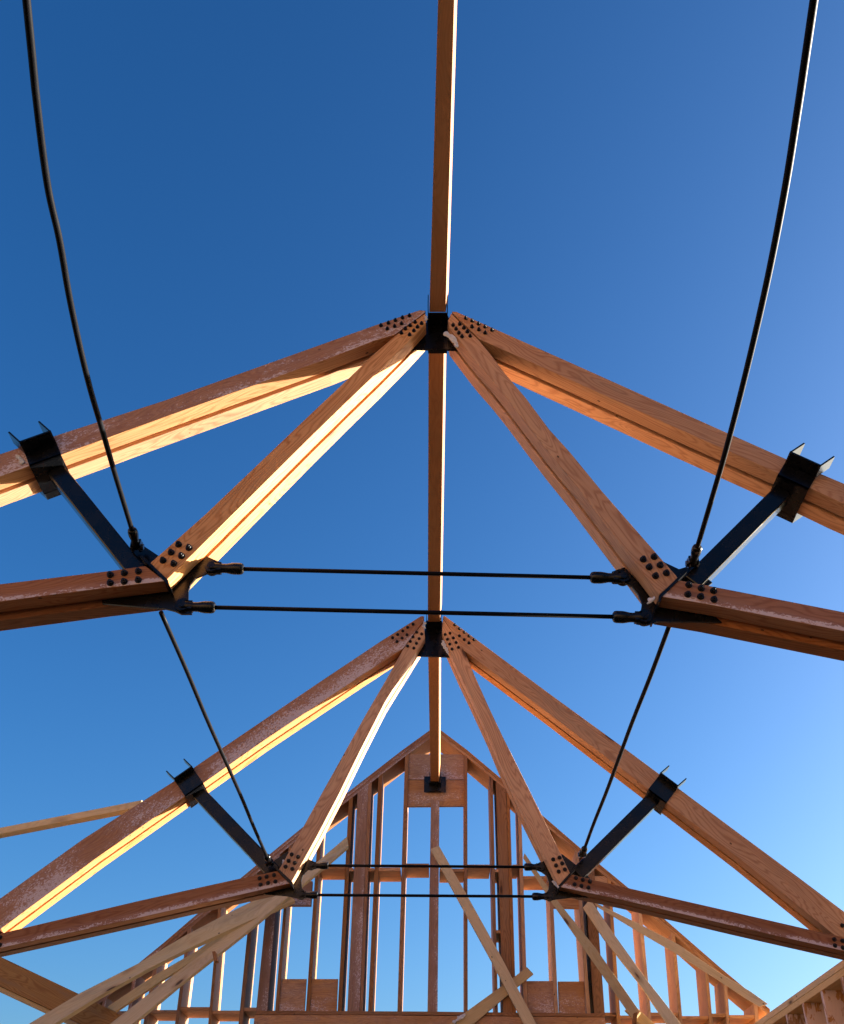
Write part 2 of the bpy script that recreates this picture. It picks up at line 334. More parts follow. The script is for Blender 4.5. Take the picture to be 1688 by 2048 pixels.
def truss(T, label):
    Y = T['Y']; root = thing('roof_truss', label, 'roof truss', 'timber and steel roof trusses', (0, Y, CAM_Z+S))
    G0 = TD-2*PLY; Ym = Y+TD/2
    for key, nm in (('tl', 'top_chord'), ('tr', 'top_chord'), ('il', 'inner_chord'), ('ir', 'inner_chord'), ('ll', 'bottom_chord'), ('lr', 'bottom_chord')):
        top, bot, mf = T[key]
        f_ = slab(nm, top, bot, Y, PLY, mf, root, .0025); dy_ = 9 if (key[0] == 'l' and T is T1) else 0; r_ = slab(nm, [(x, y+dy_) for x, y in top], [(x, y+dy_) for x, y in bot], Y, PLY, 'fir_shade' if key[0] == 'l' else 'fir', root, .0025)
        r_.location.y += PLY+G0; T[key+'_o'] = f_
        for i_, (pts, o, s) in enumerate(T['bolts'].get(key, ())): bolts(f_, Y, pts, o, s, T['bs'][0] if (i_ == 0 and key[0] in 'ti') else T['bs'][1])
        slab('gap_shade_strip', [(a_[0]*.9+b_[0]*.1, a_[1]*.9+b_[1]*.1) for a_, b_ in zip(top, bot)], [(a_[0]*.16+b_[0]*.84, a_[1]*.16+b_[1]*.84) for a_, b_ in zip(top, bot)], Y+PLY+.001, G0-.002, 'bolt', root)
    # black strip added to block light between plies; real plates only at joints
    for pts in T['plates']: poly('gusset_plate', pts, Ym-.005, .010, 'steel', root, .001)
    for q in T['seams']: poly('seam_plate', q, Y-.007, TD+.014, 'steel', root)
    # apex block with its two beam pockets
    a = T['apex']; poly('apex_plate', a['wing'], Ym-.006, .012, 'steel', root)
    bm = bmesh.new(); X = Vector((1, 0, 0)); Yv = Vector((0, 1, 0)); Z = Vector((0, 0, 1))
    c0, c1 = atY(*a['bl'], Y), atY(*a['br'], Y); xl, xr = c0.x, c1.x; zt = ZR+.02; zb = atY(*a['bb'], Y).z
    ft, fb = RB-.014, .07
    zb = RB-.008; ye = atZ(870, a['vend'], zb).y; ys = atZ(870, a['vtop'], zb).y
    box_bm(bm, Vector(), X, Yv, Z, xl, xr, ys, ye, zb, zb+.007); box_bm(bm, Vector(), X, Yv, Z, xl+.001, xr-.001, Y+.02, Y+TD-.01, zb+.007, zt)
    for x0, x1 in ((xl-.001, xl+.003), (xr-.003, xr+.001)): box_bm(bm, Vector(), X, Yv, Z, x0, x1, Y-.055, ye, zb+.007, RB+.07)
    finish('apex_block', bm, 'steel', root)
    # tie rods and their clevises
    for (a0, a1, b1, b0) in T['ties']:
        p0, p1, q1, q0 = (atY(*k, Ym) for k in (a0, a1, b1, b0))
        clevis('clevis', p0, p1, root, T['cr']); clevis('clevis', q0, q1, root, T['cr']); rod('tie_rod', p1 - (q1-p1).normalized()*.01, q1 + (q1-p1).normalized()*.01, T['tr_'], root)
    # struts with saddle brackets
    for s in T['struts']:
        c = atY(*s['c'], Y); e = atY(*s['t'], Y); tv = (e-c).normalized(); nv = Vector((-tv.z, 0, tv.x));
        if nv.z < 0: nv = -nv
        hw = s['w']/2; h1 = s['h1']; L = s['L']; hh = s['ear']; th = .007; bm = bmesh.new(); yv = Vector((0, 1, 0))
        box_bm(bm, c, tv, nv, yv, -hw, hw, -.009, 0, -.009, TD+.009)
        box_bm(bm, c, tv, nv, yv, -hw, hw, -.009, h1, -.009, -.001); box_bm(bm, c, tv, nv, yv, -hw, hw, -.009, h1, TD+.001, TD+.009)
        finish('saddle', bm, 'steel', root)
        for y0, y1 in ((-L-.009, -.010), (TD+.010, TD+L+.009)):
            bm = bmesh.new(); h0 = h1 if y0 < 0 else s.get('h2', h1)
            box_bm(bm, c, tv, nv, yv, -hw, hw, h0-th, h0, y0, y1)
            lv = (nv*math.cos(D2R(s['lean'])) + tv*math.sin(D2R(s['lean']))).normalized(); pv = yv.cross(lv).normalized()
            for k in (-1, 1):
                o_ = c + tv*(k*(hw-th/2)) + nv*(h0-th); box_bm(bm, o_, pv, lv, yv, -th/2, th/2, 0, hh, y0, y1)
            hg = finish('purlin_hanger', bm, 'steel', root)
        k = atY(*s['k'], Y); P = c - nv*.006 + tv*s.get('dt', 0); P.y = Y+TD/2; k.y = Y+TD/2; ax = (k-P).normalized(); sd = Vector((-ax.z, 0, ax.x)); tw = s['tw']/2
        bm = bmesh.new(); box_bm(bm, P, ax, sd, yv, 0, (k-P).length, -tw, tw, -s['ty']/2, s['ty']/2); finish('strut', bm, 'steel', root, .006)
    return root
def Zm(o, f, pts): return [(o[0]+x/f, o[1]+y/f) for x, y in pts]

RB = atY(873, 627, Y1).z         # underside of the ridge beam
print('ridge underside', RB)
T1 = dict(bs=(.74, 1.08), Y=Y1, cr=.0225, tr_=.0085)
T1['tl'] = ([(851, 621), (839.6, 620), (751, 650), (650, 686), (331, 800), (102, 874), (0, 908), (-1250, 1327)],
            [(851, 624), (789.5, 669), (749, 681), (657, 717), (331, 833), (122, 909), (0, 953), (-1250, 1402)], 'fir_frost')
T1['tr'] = ([(904, 622.5), (912, 623), (1150, 729), (1442, 860), (1576, 919.5), (1688, 967), (2872, 1452)],
            [(905, 626), (959.5, 678.5), (1150, 764), (1361, 860), (1560, 948), (1688, 1008), (2872, 1520)], 'fir')
T1['il'] = ([(851, 626.5), (790, 672), (751, 705), (686, 767), (620, 829), (409, 1030), (298, 1128)],
            [(852, 645), (815.7, 684), (758.7, 741), (694, 803), (620, 875), (464, 1030), (334, 1159)], 'fir')
T1['ir'] = ([(903, 626), (916, 641), (956.6, 679), (980, 707), (1011, 748), (1052, 796), (1099, 859), (1140, 904), (1204, 982), (1356.5, 1156)],
            [(896, 640), (900, 657), (931.6, 698), (958, 731), (986, 762), (1014, 796), (1060, 856), (1098, 905), (1150, 968), (1319, 1189)], 'fir')
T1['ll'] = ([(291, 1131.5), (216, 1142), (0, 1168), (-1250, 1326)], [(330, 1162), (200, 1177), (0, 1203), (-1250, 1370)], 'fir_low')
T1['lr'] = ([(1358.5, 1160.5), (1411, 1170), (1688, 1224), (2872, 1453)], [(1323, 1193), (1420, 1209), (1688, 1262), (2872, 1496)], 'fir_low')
z1, z3, z4 = ((650, 560), 3.376), ((200, 1030), 4.689), ((1130, 860), 3.025)
T1['bolts'] = {
 'tl': [([(378,310),(428,293),(475,275),(523,257),(570,243),(420,332),(470,315),(517,297)], *z1)],
 'il': [([(608,287),(652,296),(575,310),(625,320),(543,332),(600,345),(516,360),(571,372)], *z1), ([(738,280),(835,312),(668,355),(765,388),(592,430),(693,460)], *z3)],
 'tr': [([(950,260),(993,278),(1036,298),(1080,318),(1127,340),(992,318),(1038,338),(1081,360)], *z1)],
 'ir': [([(865,307),(909,300),(885,333),(937,326),(904,360),(961,352),(925,384),(980,380)], *z1), ([(473,785),(538,770),(508,832),(575,820),(547,885),(612,868)], *z4)],
 'll': [([(98,565),(230,548),(362,532),(98,640),(228,628),(360,613)], *z3)],
 'lr': [([(748,940),(823,960),(898,975),(742,997),(820,1010),(900,1028)], *z4)]}
T1['apex'] = dict(wing=[(858, 625), (893, 625), (914, 672), (921, 699), (822, 697), (846, 668)], bl=(855.8, 632), br=(895, 632), bb=(872, 692), vtop=628, vend=707)
T1['seams'] = [[(280, 1113), (284, 1110), (336, 1160), (338, 1168), (334, 1168), (330, 1163)], [(1370, 1140), (1374, 1143), (1322, 1195), (1321, 1203), (1317, 1203), (1318, 1192)]]
T1['plates'] = [
 [(336, 1176), (413, 1112), (440, 1124), (441, 1147), (413, 1147), (392, 1156), (381, 1169), (377, 1183), (377, 1200), (384, 1228), (362, 1228), (349, 1222), (329, 1217), (204, 1207), (204, 1200), (300, 1188)],
 [(1320, 1208), (1249, 1134), (1224, 1143), (1224, 1165), (1250, 1166), (1264, 1173), (1276, 1188), (1284, 1207), (1282, 1220), (1273, 1247), (1295, 1250), (1315, 1243), (1444, 1244), (1430, 1232), (1340, 1216)],
 [(240, 1128), (266, 1098), (288, 1092), (318, 1112), (330, 1150), (300, 1160), (250, 1150)],
 [(1320, 1120), (1358, 1138), (1384, 1130), (1425, 1165), (1400, 1185), (1330, 1185), (1322, 1150)]]
T1['ties'] = [((424, 1136), (488, 1138), (1180, 1155), (1246, 1156)), ((366, 1213), (431, 1215), (1225, 1233.5), (1288, 1236))]
T1['struts'] = [dict(c=(91, 921), t=(0, 954), k=(268, 1128), w=.135, h1=.075, h2=.03, L=.075, ear=.085, lean=20, tw=.074, ty=.074, dt=-.02),
                dict(c=(1586, 965), t=(1688, 1012), k=(1390, 1148), w=.135, h1=.075, h2=.03, L=.075, ear=.085, lean=20, tw=.074, ty=.074, dt=-.02)]
T2 = dict(bs=(.86, 1.0), Y=Y2, cr=.021, tr_=.0085)
T2['tl'] = ([(848, 1232), (842, 1232), (765, 1280), (640, 1363.4), (468, 1480), (347, 1563), (166, 1678), (0, 1797), (-130, 1893)],
            [(848, 1240), (806, 1297), (714, 1357), (640, 1406), (529, 1480), (407, 1566), (190, 1718), (0, 1859), (2, 1862)], 'fir_frost')
T2['tr'] = ([(887, 1232), (890, 1232), (1100, 1388), (1254, 1500), (1480, 1668), (1591, 1750), (1688, 1823), (1790, 1896)],
            [(886, 1236), (928, 1301), (1100, 1429), (1193, 1500), (1309, 1588), (1480, 1718), (1573, 1793), (1670, 1871)], 'fir')
T2['il'] = ([(848, 1243), (806, 1299), (770, 1363.4), (731, 1430), (692, 1500), (645, 1584), (601, 1664), (558, 1739)],
            [(850, 1275), (828, 1311), (800, 1356), (770, 1404), (721, 1500), (678, 1588), (634, 1672), (583, 1764)], 'fir')
T2['ir'] = ([(886, 1238), (916, 1281), (929, 1303), (948, 1348), (978, 1415), (1005, 1472), (1029, 1520), (1082, 1627), (1140, 1746)],
            [(884, 1262), (888.4, 1280), (901, 1308), (918, 1346), (951, 1415), (978, 1473), (999, 1524), (1046, 1626), (1118, 1771)], 'fir')
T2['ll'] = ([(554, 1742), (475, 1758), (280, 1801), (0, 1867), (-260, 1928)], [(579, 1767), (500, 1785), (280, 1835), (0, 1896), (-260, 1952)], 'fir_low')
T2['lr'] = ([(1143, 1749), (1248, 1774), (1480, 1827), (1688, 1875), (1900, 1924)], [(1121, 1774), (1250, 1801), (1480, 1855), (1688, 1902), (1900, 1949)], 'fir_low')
z5, c6, c8 = ((650, 1200), 3.751), ((480, 1640), 7.673), ((1050, 1640), 8.44)
T2['bolts'] = {
 'tl': [([(660,183),(620,207),(583,233),(545,260),(507,285),(615,262),(578,287),(540,313)], *z5)],
 'il': [([(688,243),(725,256),(660,278),(706,291),(640,312),(686,326),(620,348),(666,362)], *z5), ([(792,530),(890,567),(745,627),(840,660),(700,718),(803,753)], *c6)],
 'tr': [([(973,188),(1008,216),(1044,243),(1080,271),(1117,298),(1008,270),(1044,298),(1080,324)], *z5), ([(1670,490)], (1340, 1750), 4.85)],
 'ir': [([(938,250),(901,260),(962,285),(919,296),(983,320),(936,331),(1001,356),(953,369)], *z5), ([(582,636),(476,667),(627,734),(522,769),(673,837),(568,872)], *c8)],
 'll': [([(300,897),(408,872),(522,847),(315,992),(430,967),(542,945)], *c6), ([(0, 0), (0, 15), (-16, 4), (-16, 18)], (0, 1875), 1)],
 'lr': [([(857,980),(973,1010),(1093,1038),(836,1088),(950,1113),(1068,1143)], *c8), ([(1593,625),(1600,685),(1672,640),(1675,705)], (1340, 1750), 4.85)]}
T2['apex'] = dict(wing=[(852, 1242), (884, 1242), (898, 1285), (901, 1314), (832, 1312), (846, 1285)], bl=(852.8, 1254), br=(882.5, 1254), bb=(868, 1302), vtop=1252, vend=1314)
T2['seams'] = [[(548, 1734), (551, 1732), (585, 1764), (585, 1772), (582, 1772), (579, 1767)], [(1147, 1738), (1150, 1740), (1121, 1772), (1120, 1778), (1117, 1778), (1117, 1771)]]
T2['plates'] = [
 [(584, 1773), (613, 1716), (631, 1725), (631, 1736), (616, 1740), (606, 1750), (602.5, 1761), (604, 1777), (611, 1784), (610, 1796), (601, 1798), (587, 1795), (571, 1792), (530, 1789), (523, 1785), (560, 1779)],
 [(1118, 1777), (1088, 1722), (1073, 1729), (1073, 1740), (1083, 1744), (1092.6, 1751), (1098, 1764), (1097, 1779), (1091, 1787), (1092, 1798), (1101, 1801), (1110, 1799), (1145, 1795), (1178, 1795), (1150, 1785)],
 [(525, 1752), (538, 1728), (575, 1703), (585, 1712), (580, 1750), (555, 1762)],
 [(1123.5, 1707.5), (1150, 1728), (1162, 1738), (1180, 1757), (1160, 1775), (1122, 1770), (1115, 1730)]]
T2['ties'] = [((622, 1731), (657, 1731), (1048, 1734), (1082, 1734)), ((602, 1790), (636, 1790), (1064, 1793), (1099, 1793))]
T2['struts'] = [dict(c=(388, 1579), t=(190, 1718), k=(546, 1738), w=.135, h1=.115, h2=.02, L=.06, ear=.08, lean=10, tw=.085, ty=.074, dt=-.015),
                dict(c=(1315, 1592), t=(1480, 1718), k=(1157, 1742), w=.135, h1=.115, h2=.02, L=.06, ear=.08, lean=10, tw=.085, ty=.074, dt=-.015)]
truss(T1, 'nearer timber roof truss, with the largest black struts, its apex above the photo centre')
truss(T2, 'farther timber roof truss, framing the gable wall, eave joint visible at lower right')

# ------------------------------------------------------------------ ridge beams (underside outline + a vertical depth)
def ridge(label, quad_near, quad_far, y_near, y_far):
    """quad: (left px, right px) at the two ends of the underside"""
    root = None
    zb = RB; zt = RB + .15
    def pt(p): return atZ(p[0], p[1], zb)
    nl, nr, fl, fr = pt(quad_near[0]), pt(quad_near[1]), pt(quad_far[0]), pt(quad_far[1])
    def along(a, b_, y): t_ = (y-a.y)/(b_.y-a.y); return a + (b_-a)*t_
    A = [along(nl, fl, y_near), along(nl, fl, y_far)]; B = [along(nr, fr, y_near), along(nr, fr, y_far)]
    o = finish('ridge_beam', slab_bm(A, B, Vector((.013, 0, zt-zb))), 'ridge', None, .002)
    tag(o, label, 'ridge beam', 'ridge beams'); return o
ridge('nearest ridge beam, running from the top of the photo to the nearer truss apex', ((876, 0), (909, 0)), ((858.5, 626), (891.5, 626)), -1.6, Y1-.008)
ridge('middle ridge beam between the apexes of the two trusses', ((857, 710), (888, 710)), ((855.5, 1245), (880, 1245)), Y1+TD+.012, Y2-.008)
ridge('farthest ridge beam, from the farther truss apex to the black hanger on the gable wall', ((856.4, 1315), (878.4, 1315)), ((861, 1568), (878, 1568)), Y2+TD+.012, Y3-.03)

# ------------------------------------------------------------------ long rods from knee to knee
def longrod(label, pts, kneepx, Yk, tail, r=.0095):
    Zk = atY(*kneepx, Yk).z
    P = [atZ(u, v, Zk) for u, v in pts]
    end = P[-1]; root = thing('brace_rod', label, 'steel rod', 'long steel rods between the trusses', tuple(end))
    P = [P[0] + (P[0]-P[1]).normalized()*tail] + P
    bm = bmesh.new(); tube_bm(bm, spline(P, 8), r, 14); finish('rod', bm, 'rod', root)
    ax = (P[-1]-P[-2]).normalized(); a = P[-1] - ax*.004
    clevis('clevis', a + ax*.10, a - ax*.02, root, .018)
longrod('long black rod above the left side, from the photo top to the nearer truss', [(53, 0), (73, 200), (95, 370), (119, 480), (138, 590), (159, 690), (181, 780), (206, 865), (230, 948), (266, 1066)], (266, 1066), Y1-.06, 1.5)
longrod('long black rod above the right side, from the photo top to the nearer truss', [(1628, 0), (1597, 210), (1569, 385), (1533, 568), (1492, 745), (1453, 896), (1422, 1003), (1393, 1100)], (1393, 1100), Y1-.06, 1.5)
def farrod(label, a, b_):
    p, q = atY(*a, Y1+TD+.02), atY(*b_, Y2-.10)
    root = thing('brace_rod', label, 'steel rod', 'long steel rods between the trusses', tuple(q))
    k = 6; P = [p.lerp(q, i/k) for i in range(k+1)]
    for i in range(1, k): P[i].x += math.sin(i*2.1)*.002
    bm = bmesh.new(); tube_bm(bm, spline(P, 5), .0095, 14); finish('rod', bm, 'rod', root)
    ax = (q-p).normalized(); clevis('clevis', q + ax*.08, q - ax*.03, root, .018)
farrod('black rod running between the left knees of the two trusses', (322, 1225), (535, 1716))
farrod('black rod running between the right knees of the two trusses', (1341, 1245), (1168, 1700))

# ------------------------------------------------------------------ gable wall
gw = thing('gable_wall', 'open framed gable wall of studs with a peaked top, behind the farther truss', 'stud wall', None, (0, Y3, 0))
def plate_side(outer, thick, nm, mat, yoff=0.0):
    top = outer; bot = [(x, y+thick) for x, y in outer]; return slab(nm, top, bot, Y3+yoff, WD-yoff, mat, gw, .002)
OL = [(871, 1452), (804.5, 1500), (686, 1592), (602, 1657), (519, 1725), (380, 1840), (329, 1884), (280, 1924), (180, 2006)]
ORt = [(871, 1452), (934.7, 1500), (1009.5, 1563), (1082.6, 1628.7), (1171, 1705), (1256, 1775), (1331.5, 1840), (1440, 1934.6), (1540, 2018)]
def offs(L, d): return [(x, y+d) for x, y in L]
def two(outer, a, mat1, mat2):
    slab('rake_plate', outer, offs(outer, a), Y3-.004, WD+.004, mat1, gw, .002)
    slab('rake_plate', offs(outer, a+.5), offs(outer, 2*a), Y3, WD, mat2, gw, .002)
OL2 = OL[:]; OR2 = ORt[:]
two(OL2, 8.5, 'stud_frost', 'stud_frost'); two(OR2, 7.5, 'stud', 'fir')
def lerp_line(L, x):
    for (x0, y0), (x1, y1) in zip(L[:-1], L[1:]):
        if min(x0, x1) <= x <= max(x0, x1): return y0 + (y1-y0)*(x-x0)/(x1-x0)
    return L[-1][1]
def down(p, q, z):
    """continue the line p->q (points) to height z"""
    t_ = (z-p.z)/(q.z-p.z); return p + (q-p)*t_
def stud(name, xt, wt, yt, xb, wb, yb, mat='stud', yo=0.0, clip=True, depth=None, zend=0.0):
    """xt, xb: left px at levels yt, yb; widths in px; the top is cut to the rake"""
    L = OL if xt < 870 else ORt; add = 17 if xt < 870 else 15
    def cut(x0, w0):   # px on the stud edge where it meets the plate
        xx = xt+w0
        if not clip: return (xt+w0, yt)
        yy = lerp_line(L, xx)+add-1
        for _ in range(4):
            xx = (xt+w0) + ((xb+(wb if w0 else 0))-(xt+w0))*(yy-yt)/(yb-yt); yy = lerp_line(L, xx)+add-1
        return (xx, yy)
    a0 = atY(*cut(0, 0), Y3+yo); a1 = atY(*cut(0, wt), Y3+yo)
    b0 = down(atY(xt, yt, Y3+yo), atY(xb, yb, Y3+yo), zend); b1 = down(atY(xt+wt, yt, Y3+yo), atY(xb+wb, yb, Y3+yo), zend)
    if name == 'post' or wt > 15: seg = 1
    return finish(name, slab_bm([a0, b0], [a1, b1], Vector((0, (depth or WD)-yo-.004, 0))), mat, gw, .0015)
st = [ # name, x top, width, y, x bottom, width, y, material
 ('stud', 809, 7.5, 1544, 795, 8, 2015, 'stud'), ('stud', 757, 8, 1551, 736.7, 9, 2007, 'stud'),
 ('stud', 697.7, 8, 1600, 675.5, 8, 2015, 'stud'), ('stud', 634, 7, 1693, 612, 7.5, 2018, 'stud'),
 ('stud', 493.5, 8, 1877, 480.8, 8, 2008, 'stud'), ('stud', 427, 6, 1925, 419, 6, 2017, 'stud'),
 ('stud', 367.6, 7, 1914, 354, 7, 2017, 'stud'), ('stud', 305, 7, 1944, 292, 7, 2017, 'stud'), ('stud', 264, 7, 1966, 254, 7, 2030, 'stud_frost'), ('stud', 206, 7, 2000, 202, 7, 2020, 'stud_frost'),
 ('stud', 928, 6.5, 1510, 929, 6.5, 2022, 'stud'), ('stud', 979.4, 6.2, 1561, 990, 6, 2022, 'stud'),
 ('stud', 1036.4, 6.5, 1638.7, 1047.5, 8, 2022, 'stud_bounce'), ('stud', 1097, 6.5, 1740, 1109, 8, 2027, 'stud_bounce'),
 ('stud', 1152, 7, 1730, 1171, 7.5, 1990, 'stud_bounce'), ('stud', 1217, 7, 1790, 1232, 7, 2010, 'stud_bounce'),
 ('stud', 1278.6, 7, 1845, 1294, 6.5, 2010, 'stud_bounce'), ('stud', 1345.7, 6.5, 1894, 1356.5, 6.5, 2019, 'stud_bounce'),
 ('stud', 1409.6, 6, 1936, 1417, 6, 2019, 'stud_bounce'), ('stud', 1449, 6.5, 1983, 1452.5, 6, 2031, 'stud_bounce'), ('stud', 1508, 7, 2005, 1510, 7, 2030, 'stud_bounce')]
for a in st: stud(*a)
stud('post', 715, 20.8, 1588, 694.7, 24.3, 2020, 'stud_frost', -.003); stud('stud', 736.4, 6.6, 1580, 719.6, 6, 2022, 'stud')
stud('post', 992.5, 20, 1592, 1005.6, 19, 2012, 'stud', -.003); stud('stud', 1013.2, 6.2, 1592, 1025, 7, 2012, 'stud')
stud('post', 862, 17, 1600, 855, 20, 2022, 'stud_frost', .004, clip=False)
stud('post', 536, 18, 1780, 513, 22, 2013, 'stud_frost', -.003); stud('stud', 570, 6, 1780, 551, 7, 2010, 'stud')
stud('post', 1173, 20, 1800, 1189, 21, 2032, 'stud', -.003)
# black downpipe-like strap beside the right post
slab('tension_strap', [(1171, 1822), (1180, 2028)], [(1176.5, 1822), (1187.5, 2028)], Y3+.03, .02, 'steel', gw)
# blocking rows: front thickness band then soffit comes from real depth
def block(x0, x1, y, h=6.5, mat='fir', sk=0.0, dep=None): slab('blocking', [(x0, y), (x1, y+sk)], [(x0, y+h), (x1, y+h+sk)], Y3+.006, (dep or WD)-.02, mat, gw, .0015)
for x0, x1, y in ((639, 690, 1731), (697, 707, 1736), (735, 748, 1736), (757, 801, 1735), (811, 858, 1727), (879, 928, 1737), (934.5, 981, 1729), (988, 997, 1738), (1025, 1038, 1729), (1046, 1095, 1752)):
    block(x0, x1, y)
for x0, x1, y in ((486, 516, 2015), (425, 481, 2021), (361, 420, 2014), (300, 355, 2020), (260, 292, 2016), (208, 254, 2022),
                  (1210, 1232, 2025), (1239, 1295, 2031), (1301, 1356, 2025), (1363, 1417, 2032), (1424, 1452, 2027), (1459, 1509, 2030)):
    block(x0, x1, y, 7)
block(988, 1001, 1860, 6)
# plywood panels and headers
slab('panel', [(816, 1508.5), (927.5, 1508.5)], [(816, 1559), (927.5, 1559)], Y3+.02, .03, 'panel', gw, .001)
slab('panel', [(815.5, 1560.5), (928, 1560.5)], [(815, 1613), (928, 1612)], Y3+.02, .03, 'panel', gw, .001)
slab('panel', [(564, 1958), (613, 1958)], [(557, 2024), (609, 2024)], Y3+.02, .03, 'panel', gw); slab('panel', [(624, 1958), (676, 1958)], [(620, 2024), (673, 2024)], Y3+.02, .03, 'panel', gw)
slab('panel', [(1054, 1962), (1106, 1962)], [(1056, 2027), (1108, 2027)], Y3+.02, .03, 'panel', gw); slab('panel', [(1116, 1963), (1168, 1963)], [(1118, 2028), (1171, 2028)], Y3+.02, .03, 'panel', gw)
slab('header', [(576, 1762), (625, 1762)], [(574, 1811), (622, 1811)], Y3+.008, .05, 'stud_frost', gw, .002)
slab('header', [(1106, 1790), (1157, 1790)], [(1106, 1815), (1159, 1816)], Y3+.008, .05, 'fir', gw, .002)
slab('blocking', [(1188, 1752), (1216, 1752)], [(1188, 1766), (1222, 1766)], Y3+.01, .10, 'stud_bounce', gw, .002)
# sill plate and rim beam
slab('sill_plate', [(512, 2021), (860, 2023), (1210, 2027)], [(511, 2029), (860, 2030), (1210, 2034)], Y3-.016, .20, 'stud', gw, .002)
slab('rim_beam', [(509, 2029.6), (700, 2030), (1210, 2034.5)], [(500, 2130), (700, 2130), (1214, 2134)], Y3-.012, .10, 'panel', gw, .002)
# hanger of the ridge beam
bm = bmesh.new(); X, Yv, Z = Vector((1, 0, 0)), Vector((0, 1, 0)), Vector((0, 0, 1))
p0, p1 = atY(848, 1584, Y3-.012), atY(891.5, 1553, Y3-.012); rl, rr = atY(859.5, 1570, Y3-.05).x, atY(880.5, 1570, Y3-.05).x
box_bm(bm, Vector(), X, Yv, Z, p0.x, p1.x, Y3-.012, Y3-.004, p0.z, p1.z)
box_bm(bm, Vector(), X, Yv, Z, rl-.006, rr+.006, Y3-.10, Y3-.013, RB-.012, RB-.002)
for a, c in ((rl-.006, rl-.001), (rr+.001, rr+.006)): box_bm(bm, Vector(), X, Yv, Z, a, c, Y3-.10, Y3-.013, RB-.002, RB+.09)
box_bm(bm, Vector(), X, Yv, Z, rl-.004, rr+.004, Y3-.03, Y3-.013, p0.z+.004, RB-.012)
finish('ridge_hanger', bm, 'steel', gw)

# ------------------------------------------------------------------ side walls
XR = atY(1712, 1902, Y2).x
pz = atX(1688, 1918, XR).z
print('right wall', XR, pz)
rw = thing('sheathed_side_wall', 'sheathed stud wall with frosty boards, lower right, its top plate rising to the photo edge', 'stud wall', None, (XR, Y3-1, 0))
Yw0, Yw1, WT = -1.0, Y3+.0, .14
a1 = atX(1479, 2048, XR); a2 = atX(1688, 1918, XR); a3 = atX(1500, 2048, XR); print('plate pts', a1, a2, a3)
ztop = a2.z
def bx(name, x0, x1, y0, y1, z0, z1, mat, parent):
    A = [Vector((x0, y0, z1)), Vector((x0, y1, z1))]; B = [Vector((x0, y0, z0)), Vector((x0, y1, z0))]
    if (y1-y0) < (z1-z0): A, B = [Vector((x0, y0, z1)), Vector((x0, y0, z0))], [Vector((x0, y1, z1)), Vector((x0, y1, z0))]
    return finish(name, slab_bm(A, B, Vector((x1-x0, 0, 0))), mat, parent, .0015)
bx('top_plate', XR, XR+WT, Yw0, Yw1, ztop-.038, ztop, 'spruce', rw); bx('top_plate', XR+.003, XR+WT, Yw0, Yw1, ztop-.077, ztop-.0385, 'spruce', rw)
bx('bottom_plate', XR, XR+WT, Yw0, Yw1, 0, .038, 'spruce', rw)
ys_ = [atX(u, v, XR).y for u, v in ((1508, 2042), (1521, 2034), (1537, 2024), (1568, 2004), (1601, 1983), (1638, 1960), (1678, 1934))]
print('studs', ys_)
last = ys_[-1]
while last > Yw0+.5: last -= .4; ys_.append(last)
for k_, y in enumerate(ys_): bx('stud', XR+.002, XR+WT, y-.012, y+.026, .0385, ztop-.0775, 'spruce_ice' if k_ < 9 else 'spruce', rw)
bm = bmesh.new(); box_bm(bm, Vector(), X, Yv, Z, XR+WT+.002, XR+WT+.014, Yw0, Yw1, 0, ztop); finish('sheathing', bm, 'osb', rw)

XL = atY(-130, 1893, Y2).x
lb = thing('eave_beam', 'deep knotty timber beam sloping across the lower left corner', 'timber beam', None, (XL, Y3-1, 0))
def slabX(name, top, bot, X_, depth, mat, parent):
    A = [atX(*p, X_) for p in top]; B = [atX(*p, X_) for p in bot]; return finish(name, slab_bm(A, B, Vector((depth, 0, 0))), mat, parent, .002)
print('beam', [tuple(round(c, 2) for c in atX(*p, XL)) for p in ((0, 1914), (158, 1988), (0, 1972), (98, 2018))])
slab('beam', [(-260, 1792), (0, 1913), (158, 1988), (270, 2044)], [(-260, 1850), (0, 1972), (98, 2018), (215, 2076)], Y3-.62, .09, 'beamwood', lb, .003)
slab('ledger', [(-260, 1851), (0, 1973), (98, 2019), (215, 2077)], [(-260, 1862), (0, 1983), (92, 2026), (206, 2084)], Y3-.60, .14, 'spruce', lb, .002)

# ------------------------------------------------------------------ loose braces
def brace(label, top, bot, Y0, Y1_, mat='spruce', thk=.038):
    """broad face outlined by top/bot px pairs; the plank runs from depth Y0 to depth Y1_"""
    n = len(top); A = []; B = []
    for i, (p, q) in enumerate(zip(top, bot)):
        y = Y0 + (Y1_-Y0)*i/(n-1); A.append(atY(*p, y)); B.append(atY(*q, y))
    ax = (A[-1]-A[0]).normalized(); nrm = ax.cross(A[0]-B[0]).normalized()
    if nrm.y < 0: nrm = -nrm
    o = finish('brace_board', slab_bm(A, B, nrm*thk), mat, None, .0015); return tag(o, label, 'brace board', 'loose temporary brace boards')
brace('pale brace board leaning left of the gable wall, upper of three, sunlit at its foot', [(12, 2075), (160, 1986), (280, 1925), (370, 1871), (462, 1823), (560, 1776)], [(66, 2075), (200, 1991), (299, 1936), (385, 1893), (500, 1841), (590, 1800)], Y3-1.0, Y3-.25)
brace('narrow pale brace board between the two wider ones left of the gable wall', [(214, 2014), (308, 1951), (393, 1902), (476, 1840), (560, 1786)], [(231, 2023), (322, 1962), (405, 1909), (490, 1850), (575, 1796)], Y3-.35, Y3-.12)
brace('wide pale brace board, lowest of three left of the gable wall', [(185, 2075), (316, 1973), (480, 1849), (634, 1724), (694, 1673)], [(232, 2075), (361, 1968), (495, 1862), (656, 1727), (697, 1692)], Y3-.75, Y3-.05)
